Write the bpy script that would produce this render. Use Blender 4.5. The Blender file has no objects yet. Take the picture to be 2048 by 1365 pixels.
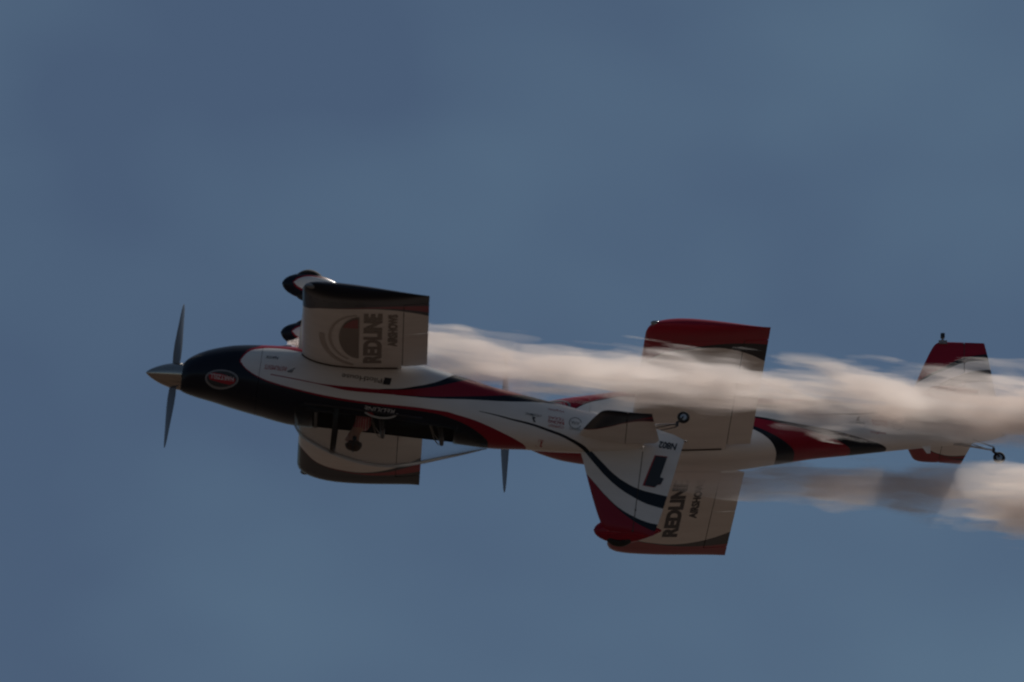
import bpy, bmesh, math, random
import numpy as np
from mathutils import Matrix, Vector

random.seed(4)
SC = bpy.context.scene
COL = SC.collection

# ------------------------------------------------------------------ camera
ELEV = math.radians(19.0)
cam_d = bpy.data.cameras.new('camera')
cam_d.sensor_width = 36.0
cam_d.lens = 34000.0 / 2048.0 * 36.0
cam_d.clip_start = 1.0
cam_d.clip_end = 20000.0
cam_d.dof.use_dof = True
cam_d.dof.focus_distance = 238.0
cam_d.dof.aperture_fstop = 5.6
cam = bpy.data.objects.new('camera', cam_d)
COL.objects.link(cam)
CAM_POS = Vector((0, 0, 1.7))
cam.location = CAM_POS
cam.rotation_euler = (math.pi / 2 + ELEV, 0, 0)
SC.camera = cam
# camera frame (right, forward, up) expressed in the world
CF = Matrix(((1, 0, 0),
             (0, math.cos(ELEV), -math.sin(ELEV)),
             (0, math.sin(ELEV), math.cos(ELEV))))

# ------------------------------------------------------------------ sun and sky
ray = (CF @ Vector((-0.42, -0.80, -0.80))).normalized()      # the way the sunlight travels
to_sun = -ray
sun_el = math.asin(to_sun.z)
sun_az = math.atan2(to_sun.x, to_sun.y)
sun_d = bpy.data.lights.new('sun', 'SUN')
sun_d.energy = 5.0
sun_d.angle = math.radians(0.53)
sun_d.color = (1.0, 0.945, 0.87)
sun = bpy.data.objects.new('sun', sun_d)
COL.objects.link(sun)
sun.rotation_euler = ray.to_track_quat('-Z', 'Y').to_euler()

world = bpy.data.worlds.new('World')
SC.world = world
world.use_nodes = True
wt = world.node_tree
wt.nodes.clear()
wo = wt.nodes.new('ShaderNodeOutputWorld')
wb = wt.nodes.new('ShaderNodeBackground')
wb.inputs['Strength'].default_value = 0.0575
sky = wt.nodes.new('ShaderNodeTexSky')
sky.sky_type = 'NISHITA'
sky.sun_disc = False
sky.sun_elevation = sun_el
sky.sun_rotation = sun_az
sky.altitude = 300
sky.air_density = 1.0
sky.dust_density = 0.25
sky.ozone_density = 2.0
# thin, formless high cloud over the whole sky
tc = wt.nodes.new('ShaderNodeTexCoord')
wm = wt.nodes.new('ShaderNodeMapping')
wm.inputs['Scale'].default_value = (22, 22, 34)
wm.inputs['Location'].default_value = (-47.918, -48.214, -35.354)
wm.inputs['Rotation'].default_value = (0.2, 0.5, 0.3)
wn = wt.nodes.new('ShaderNodeTexNoise')
wn.inputs['Scale'].default_value = 1.7
wn.inputs['Detail'].default_value = 2.5
wn.inputs['Roughness'].default_value = 0.45
wr = wt.nodes.new('ShaderNodeMapRange')
wr.inputs['From Min'].default_value = 0.40
wr.inputs['From Max'].default_value = 0.75
wr.inputs['To Min'].default_value = 0.0
wr.inputs['To Max'].default_value = 0.34
wx = wt.nodes.new('ShaderNodeMixRGB')
wx.inputs['Color2'].default_value = (4.6, 7.7, 10.4, 1)
wt.links.new(tc.outputs['Generated'], wm.inputs['Vector'])
wt.links.new(wm.outputs['Vector'], wn.inputs['Vector'])
wt.links.new(wn.outputs['Fac'], wr.inputs['Value'])
wt.links.new(wr.outputs['Result'], wx.inputs['Fac'])
wt.links.new(sky.outputs['Color'], wx.inputs['Color1'])
wt.links.new(wx.outputs['Color'], wb.inputs['Color'])
wt.links.new(wb.outputs['Background'], wo.inputs['Surface'])

SC.view_settings.view_transform = 'Standard'
SC.view_settings.look = 'None'
SC.view_settings.exposure = -0.9
SC.view_settings.gamma = 1.0
SC.view_settings.use_curve_mapping = False
SC.render.engine = 'CYCLES'
SC.cycles.volume_bounces = 10
SC.cycles.max_bounces = 14
SC.cycles.transparent_max_bounces = 24
SC.cycles.volume_step_rate = 0.5
SC.cycles.volume_max_steps = 512
SC.cycles.use_denoising = True
SC.cycles.filter_width = 1.9

# ------------------------------------------------------------------ helpers
def link_mesh(name, verts, faces, mats, parent=None, smooth=True, fmat=None):
    me = bpy.data.meshes.new(name)
    me.from_pydata([tuple(map(float, v)) for v in verts], [], faces)
    for m in (mats if isinstance(mats, (list, tuple)) else [mats]):
        me.materials.append(m)
    bm = bmesh.new(); bm.from_mesh(me)
    bmesh.ops.remove_doubles(bm, verts=bm.verts, dist=1e-5)
    bmesh.ops.recalc_face_normals(bm, faces=bm.faces)
    bm.to_mesh(me); bm.free()
    if smooth:
        me.polygons.foreach_set('use_smooth', [True] * len(me.polygons))
        try:
            me.set_sharp_from_angle(angle=math.radians(38))
        except Exception:
            pass
    me.update()
    o = bpy.data.objects.new(name, me)
    COL.objects.link(o)
    if parent is not None:
        o.parent = parent
    return o

def tag(o, label, cat, group=None, kind=None):
    if label: o['label'] = label
    if cat: o['category'] = cat
    if group: o['group'] = group
    if kind: o['kind'] = kind
    return o

def pchip(xs, ys):
    xs = np.asarray(xs, float); ys = np.asarray(ys, float)
    h = np.diff(xs); d = np.diff(ys) / h
    m = np.zeros_like(ys)
    for i in range(1, len(xs) - 1):
        if d[i - 1] * d[i] > 0:
            w1 = 2 * h[i] + h[i - 1]; w2 = h[i] + 2 * h[i - 1]
            m[i] = (w1 + w2) / (w1 / d[i - 1] + w2 / d[i])
    m[0] = d[0]; m[-1] = d[-1]
    def f(x):
        x = min(max(x, xs[0]), xs[-1])
        i = min(max(int(np.searchsorted(xs, x)) - 1, 0), len(xs) - 2)
        t = (x - xs[i]) / h[i]
        return ((2*t**3 - 3*t**2 + 1) * ys[i] + (t**3 - 2*t**2 + t) * h[i] * m[i]
                + (-2*t**3 + 3*t**2) * ys[i+1] + (t**3 - t**2) * h[i] * m[i+1])
    return f

def loft(rings, closed=True, caps=(False, False)):
    verts, faces = [], []
    n = len(rings[0])
    for r in rings: verts += list(r)
    m = n if closed else n - 1
    for i in range(len(rings) - 1):
        for j in range(m):
            k = (j + 1) % n
            faces.append((i*n + j, i*n + k, (i+1)*n + k, (i+1)*n + j))
    if caps[0]: faces.append(tuple(range(n)))
    if caps[1]: faces.append(tuple((len(rings)-1)*n + j for j in range(n)))
    return verts, faces

def tube(path, radii, seg=10, flat=1.0):
    """round tube along a path of points; flat squeezes the second axis"""
    rings = []
    P = [Vector(p) for p in path]
    for i, p in enumerate(P):
        d = (P[min(i+1, len(P)-1)] - P[max(i-1, 0)]).normalized()
        a = d.cross(Vector((0, 0, 1)))
        if a.length < 0.05: a = d.cross(Vector((0, 1, 0)))
        a.normalize(); b = d.cross(a).normalized()
        r = radii[i] if isinstance(radii, (list, tuple)) else radii
        rings.append([p + a * (r * math.cos(t)) + b * (r * flat * math.sin(t))
                      for t in [2*math.pi*k/seg for k in range(seg)]])
    return loft(rings, True, (True, True))

def box(x0, x1, y0, y1, z0, z1):
    v = [(x, y, z) for x in (x0, x1) for y in (y0, y1) for z in (z0, z1)]
    f = [(0,1,3,2), (4,6,7,5), (0,4,5,1), (2,3,7,6), (0,2,6,4), (1,5,7,3)]
    return v, f

def merge(*vf):
    V, F = [], []
    for v, f in vf:
        o = len(V); V += list(v); F += [tuple(i + o for i in q) for q in f]
    return V, F

def ellipsoid(c, r, nu=20, nv=12):
    rings = []
    for i in range(nv + 1):
        t = math.pi * i / nv
        rings.append([(c[0] - r[0]*math.cos(t), c[1] + r[1]*math.sin(t)*math.cos(2*math.pi*j/nu),
                       c[2] + r[2]*math.sin(t)*math.sin(2*math.pi*j/nu)) for j in range(nu)])
    return loft(rings, True)

# ------------------------------------------------------------------ materials
WHITE = (0.72, 0.705, 0.69, 1)
NAVY = (0.008, 0.011, 0.020, 1)
RED = (0.255, 0.008, 0.024, 1)

def new_mat(name):
    m = bpy.data.materials.new(name); m.use_nodes = True
    nt = m.node_tree
    b = nt.nodes['Principled BSDF']
    return m, nt, b

def plain(name, col, rough=0.4, metal=0.0, coat=0.0, spec=0.5, noise=0.0):
    m, nt, b = new_mat(name)
    b.inputs['Base Color'].default_value = col if len(col) == 4 else (*col, 1)
    b.inputs['Roughness'].default_value = rough
    b.inputs['Metallic'].default_value = metal
    b.inputs['Coat Weight'].default_value = coat
    b.inputs['Specular IOR Level'].default_value = spec
    if noise:
        t = nt.nodes.new('ShaderNodeTexCoord'); n = nt.nodes.new('ShaderNodeTexNoise')
        n.inputs['Scale'].default_value = 9; n.inputs['Detail'].default_value = 5
        r = nt.nodes.new('ShaderNodeMapRange')
        r.inputs['To Min'].default_value = max(0.02, rough - noise); r.inputs['To Max'].default_value = rough + noise
        nt.links.new(t.outputs['Object'], n.inputs['Vector'])
        nt.links.new(n.outputs['Fac'], r.inputs['Value'])
        nt.links.new(r.outputs['Result'], b.inputs['Roughness'])
    return m

class Livery:
    """painted scheme: layers of colour bounded by curves over one object axis"""
    def __init__(self, name, axis_u, axis_v, base, absv=False, u0=0.0, u1=6.5, v0=-1.6, v1=2.4):
        self.m, self.nt, self.b = new_mat(name)
        n = self.nt.nodes
        self.rng = (u0, u1, v0, v1)
        t = n.new('ShaderNodeTexCoord'); s = n.new('ShaderNodeSeparateXYZ')
        self.nt.links.new(t.outputs['Object'], s.inputs['Vector'])
        self.u = s.outputs[axis_u]; self.v = s.outputs[axis_v]
        self.obj = t.outputs['Object']
        if absv:
            self.v = self.math('ABSOLUTE', self.v)
        r = n.new('ShaderNodeMapRange'); r.clamp = True
        r.inputs['From Min'].default_value = u0; r.inputs['From Max'].default_value = u1
        self.nt.links.new(self.u, r.inputs['Value'])
        self.un = r.outputs['Result']
        rgb = n.new('ShaderNodeRGB'); rgb.outputs[0].default_value = base
        self.col = rgb.outputs[0]
    def math(self, op, a, b=None):
        q = self.nt.nodes.new('ShaderNodeMath'); q.operation = op
        for i, k in enumerate((a, b)):
            if k is None: continue
            if isinstance(k, (int, float)): q.inputs[i].default_value = k
            else: self.nt.links.new(k, q.inputs[i])
        return q.outputs[0]
    def curve(self, pts):
        u0, u1, v0, v1 = self.rng
        c = self.nt.nodes.new('ShaderNodeFloatCurve')
        cv = c.mapping.curves[0]
        P = sorted([((x-u0)/(u1-u0), min(max((z-v0)/(v1-v0), 0), 1)) for x, z in pts])
        cv.points[0].location = P[0]; cv.points[1].location = P[-1]
        for p in P[1:-1]: cv.points.new(*p)
        for p in cv.points: p.handle_type = 'AUTO_CLAMPED'
        c.mapping.extend = 'HORIZONTAL'
        c.mapping.update()
        c.inputs['Factor'].default_value = 1.0
        self.nt.links.new(self.un, c.inputs['Value'])
        return self.math('ADD', self.math('MULTIPLY', c.outputs['Value'], v1 - v0), v0)
    def band(self, colr, lo=None, hi=None, x0=None, x1=None):
        k = None
        def add(t):
            nonlocal k
            k = t if k is None else self.math('MULTIPLY', k, t)
        if lo is not None: add(self.math('GREATER_THAN', self.v, self.curve(lo) if isinstance(lo, list) else lo))
        if hi is not None: add(self.math('LESS_THAN', self.v, self.curve(hi) if isinstance(hi, list) else hi))
        if x0 is not None: add(self.math('GREATER_THAN', self.u, x0))
        if x1 is not None: add(self.math('LESS_THAN', self.u, x1))
        mx = self.nt.nodes.new('ShaderNodeMixRGB')
        self.nt.links.new(k, mx.inputs['Fac']); self.nt.links.new(self.col, mx.inputs['Color1'])
        mx.inputs['Color2'].default_value = colr
        self.col = mx.outputs['Color']
    def done(self, rough=0.28):
        nt, b = self.nt, self.b
        # faint uneven soiling in the paint
        n = nt.nodes.new('ShaderNodeTexNoise'); n.inputs['Scale'].default_value = 3.2; n.inputs['Detail'].default_value = 6
        mp = nt.nodes.new('ShaderNodeMapping'); mp.inputs['Scale'].default_value = (0.6, 2.0, 2.0)
        nt.links.new(self.obj, mp.inputs['Vector']); nt.links.new(mp.outputs['Vector'], n.inputs['Vector'])
        r = nt.nodes.new('ShaderNodeMapRange')
        r.inputs['From Min'].default_value = 0.3; r.inputs['From Max'].default_value = 0.7
        r.inputs['To Min'].default_value = 0.90; r.inputs['To Max'].default_value = 1.0
        nt.links.new(n.outputs['Fac'], r.inputs['Value'])
        mx = nt.nodes.new('ShaderNodeVectorMath'); mx.operation = 'SCALE'
        nt.links.new(self.col, mx.inputs[0]); nt.links.new(r.outputs['Result'], mx.inputs['Scale'])
        nt.links.new(mx.outputs['Vector'], b.inputs['Base Color'])
        b.inputs['Roughness'].default_value = rough
        b.inputs['Coat Weight'].default_value = 0.05
        b.inputs['Specular IOR Level'].default_value = 0.2
        b.inputs['Coat Roughness'].default_value = 0.08
        return self.m

OVAL_LO = [(1.10,-.160),(1.128,-.233),(1.211,-.322),(1.302,-.356),(1.423,-.381),(1.594,-.387),(1.80,-.367),(1.95,-.42),(2.15,-1.4)]
OVAL_HI = [(1.10,-.158),(1.145,-.097),(1.249,-.027),(1.38,.028),(1.471,.052),(1.791,.105),(2.265,.150),(2.733,.158),(3.02,.150),(3.28,.143),
           (3.541,.143),(3.715,.164),(3.893,.189),(4.073,.230),(4.252,.278),(4.43,.324),(4.56,.37),(4.64,.6)]
RED_HI = [(1.085,-.15),(1.145,-.082),(1.249,-.012),(1.38,.043),(1.474,.070),(1.8,.124),(2.268,.175),(2.735,.182),(3.025,.180),(3.285,.179),
          (3.457,.183),(3.635,.209),(3.816,.252),(3.953,.303),(4.042,.345),(4.093,.375),(4.118,.45),(4.16,.8)]
UP2 = lambda P: [(x, z + (.115 if x < 1.9 else max(0, .115 - (x - 1.9)*.15))) for x, z in P]
RED_LO = [(1.085,-.17),(1.11,-.24),(1.19,-.345),(1.25,-.375),(1.33,-.45),(1.40,-1.4)]
ARC_LO = [(2.70,.0),(2.786,-.02),(3.018,-.058),(3.166,-.105),(3.313,-.155),(3.464,-.232),(3.578,-.33),(3.66,-.5),(3.75,-1.2)]
C_LO = [(1.466,-.040),(1.776,-.016),(2.122,.009),(2.399,.004),(2.711,-.010),(3.021,-.042),(3.319,-.112),(3.545,-.195),(3.73,-.285),
        (3.86,-.36),(4.0,-.6),(4.1,-1.2)]
C_HI = [(1.466,-.028),(1.778,-.004),(2.124,.027),(2.406,.053),(2.718,.042),(3.029,.025),(3.333,-.005),(3.815,-.083),(4.121,-.145),
        (4.42,-.225),(4.65,-.32),(4.8,-.7)]
NS_HI = [(2.9,.036),(3.03,.031),(3.359,.013),(3.82,-.042),(4.282,-.095),(4.56,-.142),(4.95,-.200),(5.25,-.25),(5.4,-.7)]
DLC = [(3.93,.080,.003),(4.14,.095,.007),(4.319,.115,.010),(4.584,.140,.013),(4.80,.178,.015),(4.95,.207,.016),(5.04,.233,.017),(5.183,.280,.020),(5.25,.308,.021),(5.4,.42,.03)]
DL_LO = [(x, z - h) for x, z, h in DLC]
DL_HI = [(x, z + h) for x, z, h in DLC]

def fuselage_livery(name, main, accent):
    L = Livery(name, 0, 2, main)
    up = (lambda P: P) if main is NAVY else UP2
    L.band(accent, RED_LO, up(RED_HI), x0=1.085)
    L.band(WHITE, OVAL_LO, up(OVAL_HI), x0=1.10)
    L.band(NAVY, ARC_LO, C_LO, x0=2.7)
    L.band(RED, C_LO, C_HI, x0=1.466)
    L.band(NAVY, C_HI, NS_HI, x0=2.95)
    L.band(NAVY, DL_LO, DL_HI, x0=3.95)
    return L.done()

FB_LO = [(5.20,.235),(5.274,.276),(5.445,.416),(5.609,.55),(5.773,.64),(5.931,.694),(6.084,.715),(6.251,.73)]
FB_HI = [(5.20,.28),(5.231,.313),(5.373,.456),(5.539,.608),(5.707,.723),(5.87,.801),(6.024,.856),(6.211,.887)]
FW1_HI = [(5.2,.50),(5.287,.579),(5.401,.688),(5.567,.841),(5.735,.961),(5.898,1.033),(6.051,1.076),(6.176,1.09)]
FN1_HI = [(5.2,.51),(5.314,.607),(5.49,.780),(5.655,.925),(5.822,1.043),(5.979,1.122),(6.139,1.176)]
FW2 = [(5.2,.58),(5.466,.754),(5.671,.85),(5.918,.965),(6.185,1.012)]
FN2 = [(5.2,.60),(5.42,.75),(5.548,.83),(5.63,.872),(5.897,1.024),(6.175,1.094)]
def fin_livery(name, first):
    FW_HI, FN_HI = (FW1_HI, FN1_HI) if first else (FW2, FN2)
    L = Livery(name, 0, 2, WHITE)
    L.band(NAVY, FB_LO, FB_HI)
    L.band(NAVY, FW_HI, None)
    L.band(RED, FN_HI, None)
    return L.done()

def wing_livery(name, tip, line, second):
    L = Livery(name, 0, 1, WHITE, absv=True, u0=1.7, u1=3.4, v0=0, v1=4)
    L.band(line, [(1.7,2.55),(1.8,2.62),(1.884,2.73),(2.0,2.90),(2.11,2.99),(2.366,3.09),(2.589,3.13),(2.85,3.07),(3.1,2.90),(3.27,2.72)], None)
    L.band(second, [(1.7,2.55),(1.8,2.62),(1.884,2.74),(2.0,2.91),(2.11,3.0),(2.366,3.105),(2.589,3.16),(2.85,3.14),(3.1,3.02),(3.27,2.88)], None)
    L.band(tip, [(1.7,2.56),(1.8,2.63),(1.884,2.75),(2.0,2.92),(2.11,3.01),(2.366,3.125),(2.589,3.20),(2.85,3.23),(3.1,3.21),(3.27,3.17)], None)
    return L.done()

def stab_livery(name, tip, line):
    L = Livery(name, 0, 1, WHITE, absv=True, u0=5.0, u1=6.2, v0=0, v1=1.6)
    L.band(line, [(5.0,.30),(5.2,.40),(5.275,.46),(5.477,.655),(5.704,.885),(5.85,.93),(6.013,.90),(6.15,.86)], None)
    L.band(tip, [(5.0,.30),(5.2,.41),(5.275,.475),(5.477,.675),(5.704,.91),(5.85,.96),(6.013,.93),(6.15,.89)], None)
    L.band(line, [(5.7,.955),(5.85,1.00),(6.0,1.01),(6.15,1.0)], [(5.7,.96),(5.85,1.03),(6.0,1.09),(6.15,1.11)], x0=5.7)
    return L.done()

M = {}
M['white'] = plain('white_paint', WHITE, 0.3, coat=0.2)
M['navy'] = plain('navy_paint', NAVY, 0.28, coat=0.3)
M['red'] = plain('red_paint', RED, 0.3, coat=0.3)
M['print_navy'] = plain('navy_print', (0.014, 0.017, 0.028), 0.45)
M['print_red'] = plain('red_print', (0.34, 0.012, 0.025), 0.45)
M['print_grey'] = plain('grey_print', (0.18, 0.18, 0.19), 0.45)
M['print_white'] = plain('white_print', (0.55, 0.54, 0.53), 0.45)
M['glare'] = plain('glare_print', (0.20, 0.175, 0.155), 0.45)  # these three wing-top prints are paled, with glare put into the colour
M['glare_grey'] = plain('glare_grey_print', (0.42, 0.38, 0.355), 0.45)
M['glare_red'] = plain('glare_red_print', (0.26, 0.05, 0.055), 0.45)
M['chrome'] = plain('polished_spinner', (0.40, 0.365, 0.33), 0.12, metal=1.0, noise=0.05)
M['steel'] = plain('dull_steel', (0.38, 0.38, 0.39), 0.35, metal=1.0, noise=0.1)
M['blade'] = plain('grey_blade_paint', (0.15, 0.175, 0.21), 0.4, noise=0.08)
M['rubber'] = plain('tyre_rubber', (0.012, 0.012, 0.013), 0.75, noise=0.1)
M['seal'] = plain('rubber_seal', (0.045, 0.035, 0.03), 0.7)
M['interior'] = plain('cockpit_grey', (0.035, 0.036, 0.04), 0.7, noise=0.15)
M['leather'] = plain('seat_leather', (0.05, 0.04, 0.036), 0.55, noise=0.15)
M['belt'] = plain('harness_webbing', (0.30, 0.28, 0.25), 0.8)
M['black'] = plain('black_plastic', (0.012, 0.012, 0.014), 0.4)
M['lens'] = plain('lamp_lens', (0.16, 0.165, 0.17), 0.12, spec=0.6)

def glass_mat():
    m, nt, b = new_mat('canopy_acrylic')
    nt.nodes.remove(b)
    o = nt.nodes['Material Output']
    tr = nt.nodes.new('ShaderNodeBsdfTransparent'); tr.inputs['Color'].default_value = (0.86, 0.87, 0.87, 1)
    gl = nt.nodes.new('ShaderNodeBsdfGlossy'); gl.inputs['Roughness'].default_value = 0.03
    fr = nt.nodes.new('ShaderNodeFresnel'); fr.inputs['IOR'].default_value = 1.16
    mx = nt.nodes.new('ShaderNodeMixShader')
    nt.links.new(fr.outputs['Fac'], mx.inputs['Fac'])
    nt.links.new(tr.outputs['BSDF'], mx.inputs[1]); nt.links.new(gl.outputs['BSDF'], mx.inputs[2])
    # pale rim light and slight haze put in as translucence, strongest at grazing view
    tl = nt.nodes.new('ShaderNodeBsdfTranslucent'); tl.inputs['Color'].default_value = (0.95, 0.93, 0.90, 1)
    lw = nt.nodes.new('ShaderNodeLayerWeight'); lw.inputs['Blend'].default_value = 0.5
    pw = nt.nodes.new('ShaderNodeMath'); pw.operation = 'POWER'; pw.inputs[1].default_value = 3.2
    ml = nt.nodes.new('ShaderNodeMath'); ml.operation = 'MULTIPLY_ADD'; ml.inputs[1].default_value = 1.0; ml.inputs[2].default_value = 0.02
    nt.links.new(lw.outputs['Facing'], pw.inputs[0]); nt.links.new(pw.outputs[0], ml.inputs[0])
    m2 = nt.nodes.new('ShaderNodeMixShader')
    nt.links.new(ml.outputs[0], m2.inputs['Fac']); nt.links.new(mx.outputs['Shader'], m2.inputs[1]); nt.links.new(tl.outputs['BSDF'], m2.inputs[2])
    nt.links.new(m2.outputs['Shader'], o.inputs['Surface'])
    return m
M['glass'] = glass_mat()

# ------------------------------------------------------------------ the ground far below
def ground():
    m, nt, b = new_mat('dry_airfield')
    t = nt.nodes.new('ShaderNodeTexCoord')
    n = nt.nodes.new('ShaderNodeTexNoise'); n.inputs['Scale'].default_value = 0.02; n.inputs['Detail'].default_value = 9
    r = nt.nodes.new('ShaderNodeValToRGB')
    r.color_ramp.elements[0].position = 0.35; r.color_ramp.elements[0].color = (0.049, 0.032, 0.022, 1)
    r.color_ramp.elements[1].position = 0.68; r.color_ramp.elements[1].color = (0.088, 0.058, 0.041, 1)
    nt.links.new(t.outputs['Object'], n.inputs['Vector']); nt.links.new(n.outputs['Fac'], r.inputs['Fac'])
    nt.links.new(r.outputs['Color'], b.inputs['Base Color'])
    b.inputs['Roughness'].default_value = 0.95
    S = 9000.0
    N = 24
    v = [(-S + 2*S*i/N, -S + 2*S*j/N, 0) for i in range(N+1) for j in range(N+1)]
    f = [(i*(N+1)+j, (i+1)*(N+1)+j, (i+1)*(N+1)+j+1, i*(N+1)+j+1) for i in range(N) for j in range(N)]
    o = link_mesh('ground', v, f, m, smooth=False)
    tag(o, 'dry tan airfield ground far below the aircraft', None, kind='structure')
ground()

# ------------------------------------------------------------------ airplane shape
# local axes: x aft from the spinner tip, y to starboard, z up (metres)
ST = np.array([
 [.43,.165,-.165,.170,0,2.0,2.0],[.46,.176,-.205,.212,0,2.05,2.05],[.50,.185,-.238,.247,0,2.1,2.1],[.62,.205,-.312,.308,0,2.2,2.2],
 [.80,.228,-.380,.355,0,2.3,2.4],[1.05,.275,-.438,.390,0,2.4,2.7],[1.35,.325,-.468,.405,0,2.5,3.0],
 [1.81,.388,-.488,.415,0,2.6,3.4],[2.30,.375,-.492,.420,0,2.8,3.8],[3.00,.365,-.470,.412,0,2.8,3.8],
 [3.60,.375,-.385,.375,0,2.6,3.4],[4.12,.390,-.300,.325,.02,2.4,3.0],[4.53,.360,-.255,.280,.03,2.3,2.8],
 [4.80,.350,-.222,.245,.04,2.3,2.7],[5.20,.322,-.172,.195,.05,2.2,2.6],[5.60,.270,-.125,.145,.05,2.2,2.5],
 [5.905,.200,-.092,.070,.05,2.2,2.4]])
SF = [pchip(ST[:, 0], ST[:, i]) for i in range(1, 7)]
def sec(x): return [f(x) for f in SF]
def ring(x, n=56, inset=0.0):
    zt, zb, w, zm, nt_, nb_ = sec(x)
    out = []
    for k in range(n):
        t = 2*math.pi*k/n
        c, s = math.cos(t), math.sin(t)
        e = nt_ if s >= 0 else nb_
        h = (zt - zm) if s >= 0 else (zm - zb)
        out.append((x, (w - inset)*math.copysign(abs(c)**(2/e), c), zm + (h - inset)*math.copysign(abs(s)**(2/e), s)))
    return out
def sy(x, z):
    zt, zb, w, zm, nt_, nb_ = sec(x)
    if z >= zm: t, e = (z - zm)/(zt - zm), nt_
    else: t, e = (zm - z)/(zm - zb), nb_
    t = min(max(t, 0), 0.999)
    return w*(1 - t**e)**(1/e)

ZW = -0.40
DIH = math.tan(math.radians(3.5))
def foil(c, th=0.135, m=0.02, p=0.3):
    """(upper, lower) z of the airfoil per unit chord"""
    c = min(max(c, 0), 1)
    yt = 5*th*(0.2969*math.sqrt(c) - 0.126*c - 0.3516*c*c + 0.2843*c**3 - 0.1036*c**4)
    yc = m/p**2*(2*p*c - c*c) if c < p else m/(1-p)**2*((1-2*p) + 2*p*c - c*c)
    return yc + yt, yc - yt
CH = 1.475; XLE = 1.80
def wing_z(x, y, top=True):
    u, l = foil((x - XLE)/CH)
    return ZW + abs(y)*DIH + 0.012*(3.275 - x) + CH*(u if top else l)

def foil_ring(xle, chord, c0, c1, pos, th, m=0.02, n=16, squash=1.0, zfun=None):
    """closed loop round an airfoil between chord fractions c0..c1; pos(x, t) -> point"""
    cs = [c0 + (c1 - c0)*(0.5 - 0.5*math.cos(math.pi*i/n)) for i in range(n + 1)]
    up = [(c, foil(c, th, m)[0]) for c in cs]
    lo = [(c, foil(c, th, m)[1]) for c in cs]
    pts = up[::-1] + (lo[1:] if c0 == 0 else lo)
    return [pos(xle + c*chord, t*squash*chord) for c, t in pts]

def copy_text(body, size, bold=0.0, shear=0.0, align='LEFT'):
    cu = bpy.data.curves.new('lettering', 'FONT')
    cu.body = body; cu.size = size; cu.offset = bold; cu.shear = shear
    cu.align_x = align; cu.resolution_u = 3
    cu.fill_mode = 'FRONT' if hasattr(cu, 'fill_mode') else cu.fill_mode
    o = bpy.data.objects.new('lettering', cu)
    COL.objects.link(o)
    dg = bpy.context.evaluated_depsgraph_get()
    me = bpy.data.meshes.new_from_object(o.evaluated_get(dg))
    bpy.data.objects.remove(o); bpy.data.curves.remove(cu)
    V = [(v.co.x, v.co.y) for v in me.vertices]
    Fs = [tuple(p.vertices) for p in me.polygons]
    bpy.data.meshes.remove(me)
    # subdivide long faces are left as they are: letters are small against the curvature
    return V, Fs

def poly_fill(outline, holes=()):
    """triangulated flat polygon from outlines in 2-D"""
    bm = bmesh.new()
    for loop in [outline] + list(holes):
        vs = [bm.verts.new((a, b, 0)) for a, b in loop]
        for i in range(len(vs)): bm.edges.new((vs[i], vs[(i+1) % len(vs)]))
    bmesh.ops.triangle_fill(bm, edges=bm.edges[:], use_beauty=True)
    bm.verts.index_update()
    V = [(v.co.x, v.co.y) for v in bm.verts]
    Fs = [tuple(v.index for v in f.verts) for f in bm.faces]
    bm.free()
    return V, Fs

def ell(cx, cz, rx, rz, a0=0, a1=360, n=32):
    return [(cx + rx*math.cos(math.radians(a0 + (a1-a0)*i/n)), cz + rz*math.sin(math.radians(a0 + (a1-a0)*i/n))) for i in range(n + (0 if a1-a0 == 360 else 1))]

def ring_strip(o, i):
    """ring band between two equal-length outlines"""
    n = len(o)
    V = list(o) + list(i)
    F = [(k, (k+1) % n, n + (k+1) % n, n + k) for k in range(n)]
    return V, F
def arc_band(cx, cy, r0x, r0y, r1x, r1y, a0, a1, n=28):
    a = ell(cx, cy, r0x, r0y, a0, a1, n); b = ell(cx, cy, r1x, r1y, a0, a1, n)
    V = a + b
    m = len(a)
    return V, [(k, k+1, m+k+1, m+k) for k in range(m-1)]

def on_side(vf, x, z, s, off=0.004, mir=True):
    """flat art -> fuselage side s (+1 starboard): text runs forward on starboard, aft on port"""
    V, F = vf
    out = []
    for a, b in V:
        X = x - s*a; Z = z + b
        out.append((X, s*(sy(X, Z) + off), Z))
    return out, F
def art_side(vf, s, off=0.004):
    V, F = vf
    return [(a, s*(sy(a, b) + off), b) for a, b in V], F
def on_plane(vf, x, z, s, y):
    V, F = vf
    return [(x - s*a, s*y, z + b) for a, b in V], F
def on_wing(vf, x, y, top, s, off=0.004):
    """flat art -> wing; text up points forward; read from outside"""
    V, F = vf
    out = []
    for a, b in V:
        X = x - b; Y = y + a if top else y - a
        out.append((X, Y, wing_z(X, Y, top) + (off if top else -off)))
    return out, F
def subdiv(vf, n=2):
    V, F = vf
    me = bpy.data.meshes.new('t'); me.from_pydata([(a, b, 0) for a, b in V], [], F)
    bm = bmesh.new(); bm.from_mesh(me)
    bmesh.ops.triangulate(bm, faces=bm.faces[:])
    for _ in range(n):
        long_e = [e for e in bm.edges if e.calc_length() > 0.05]
        if not long_e: break
        bmesh.ops.subdivide_edges(bm, edges=long_e, cuts=1)
        bmesh.ops.triangulate(bm, faces=bm.faces[:])
    bm.verts.index_update()
    V2 = [(v.co.x, v.co.y) for v in bm.verts]; F2 = [tuple(v.index for v in f.verts) for f in bm.faces]
    bm.free(); bpy.data.meshes.remove(me)
    return V2, F2

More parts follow.
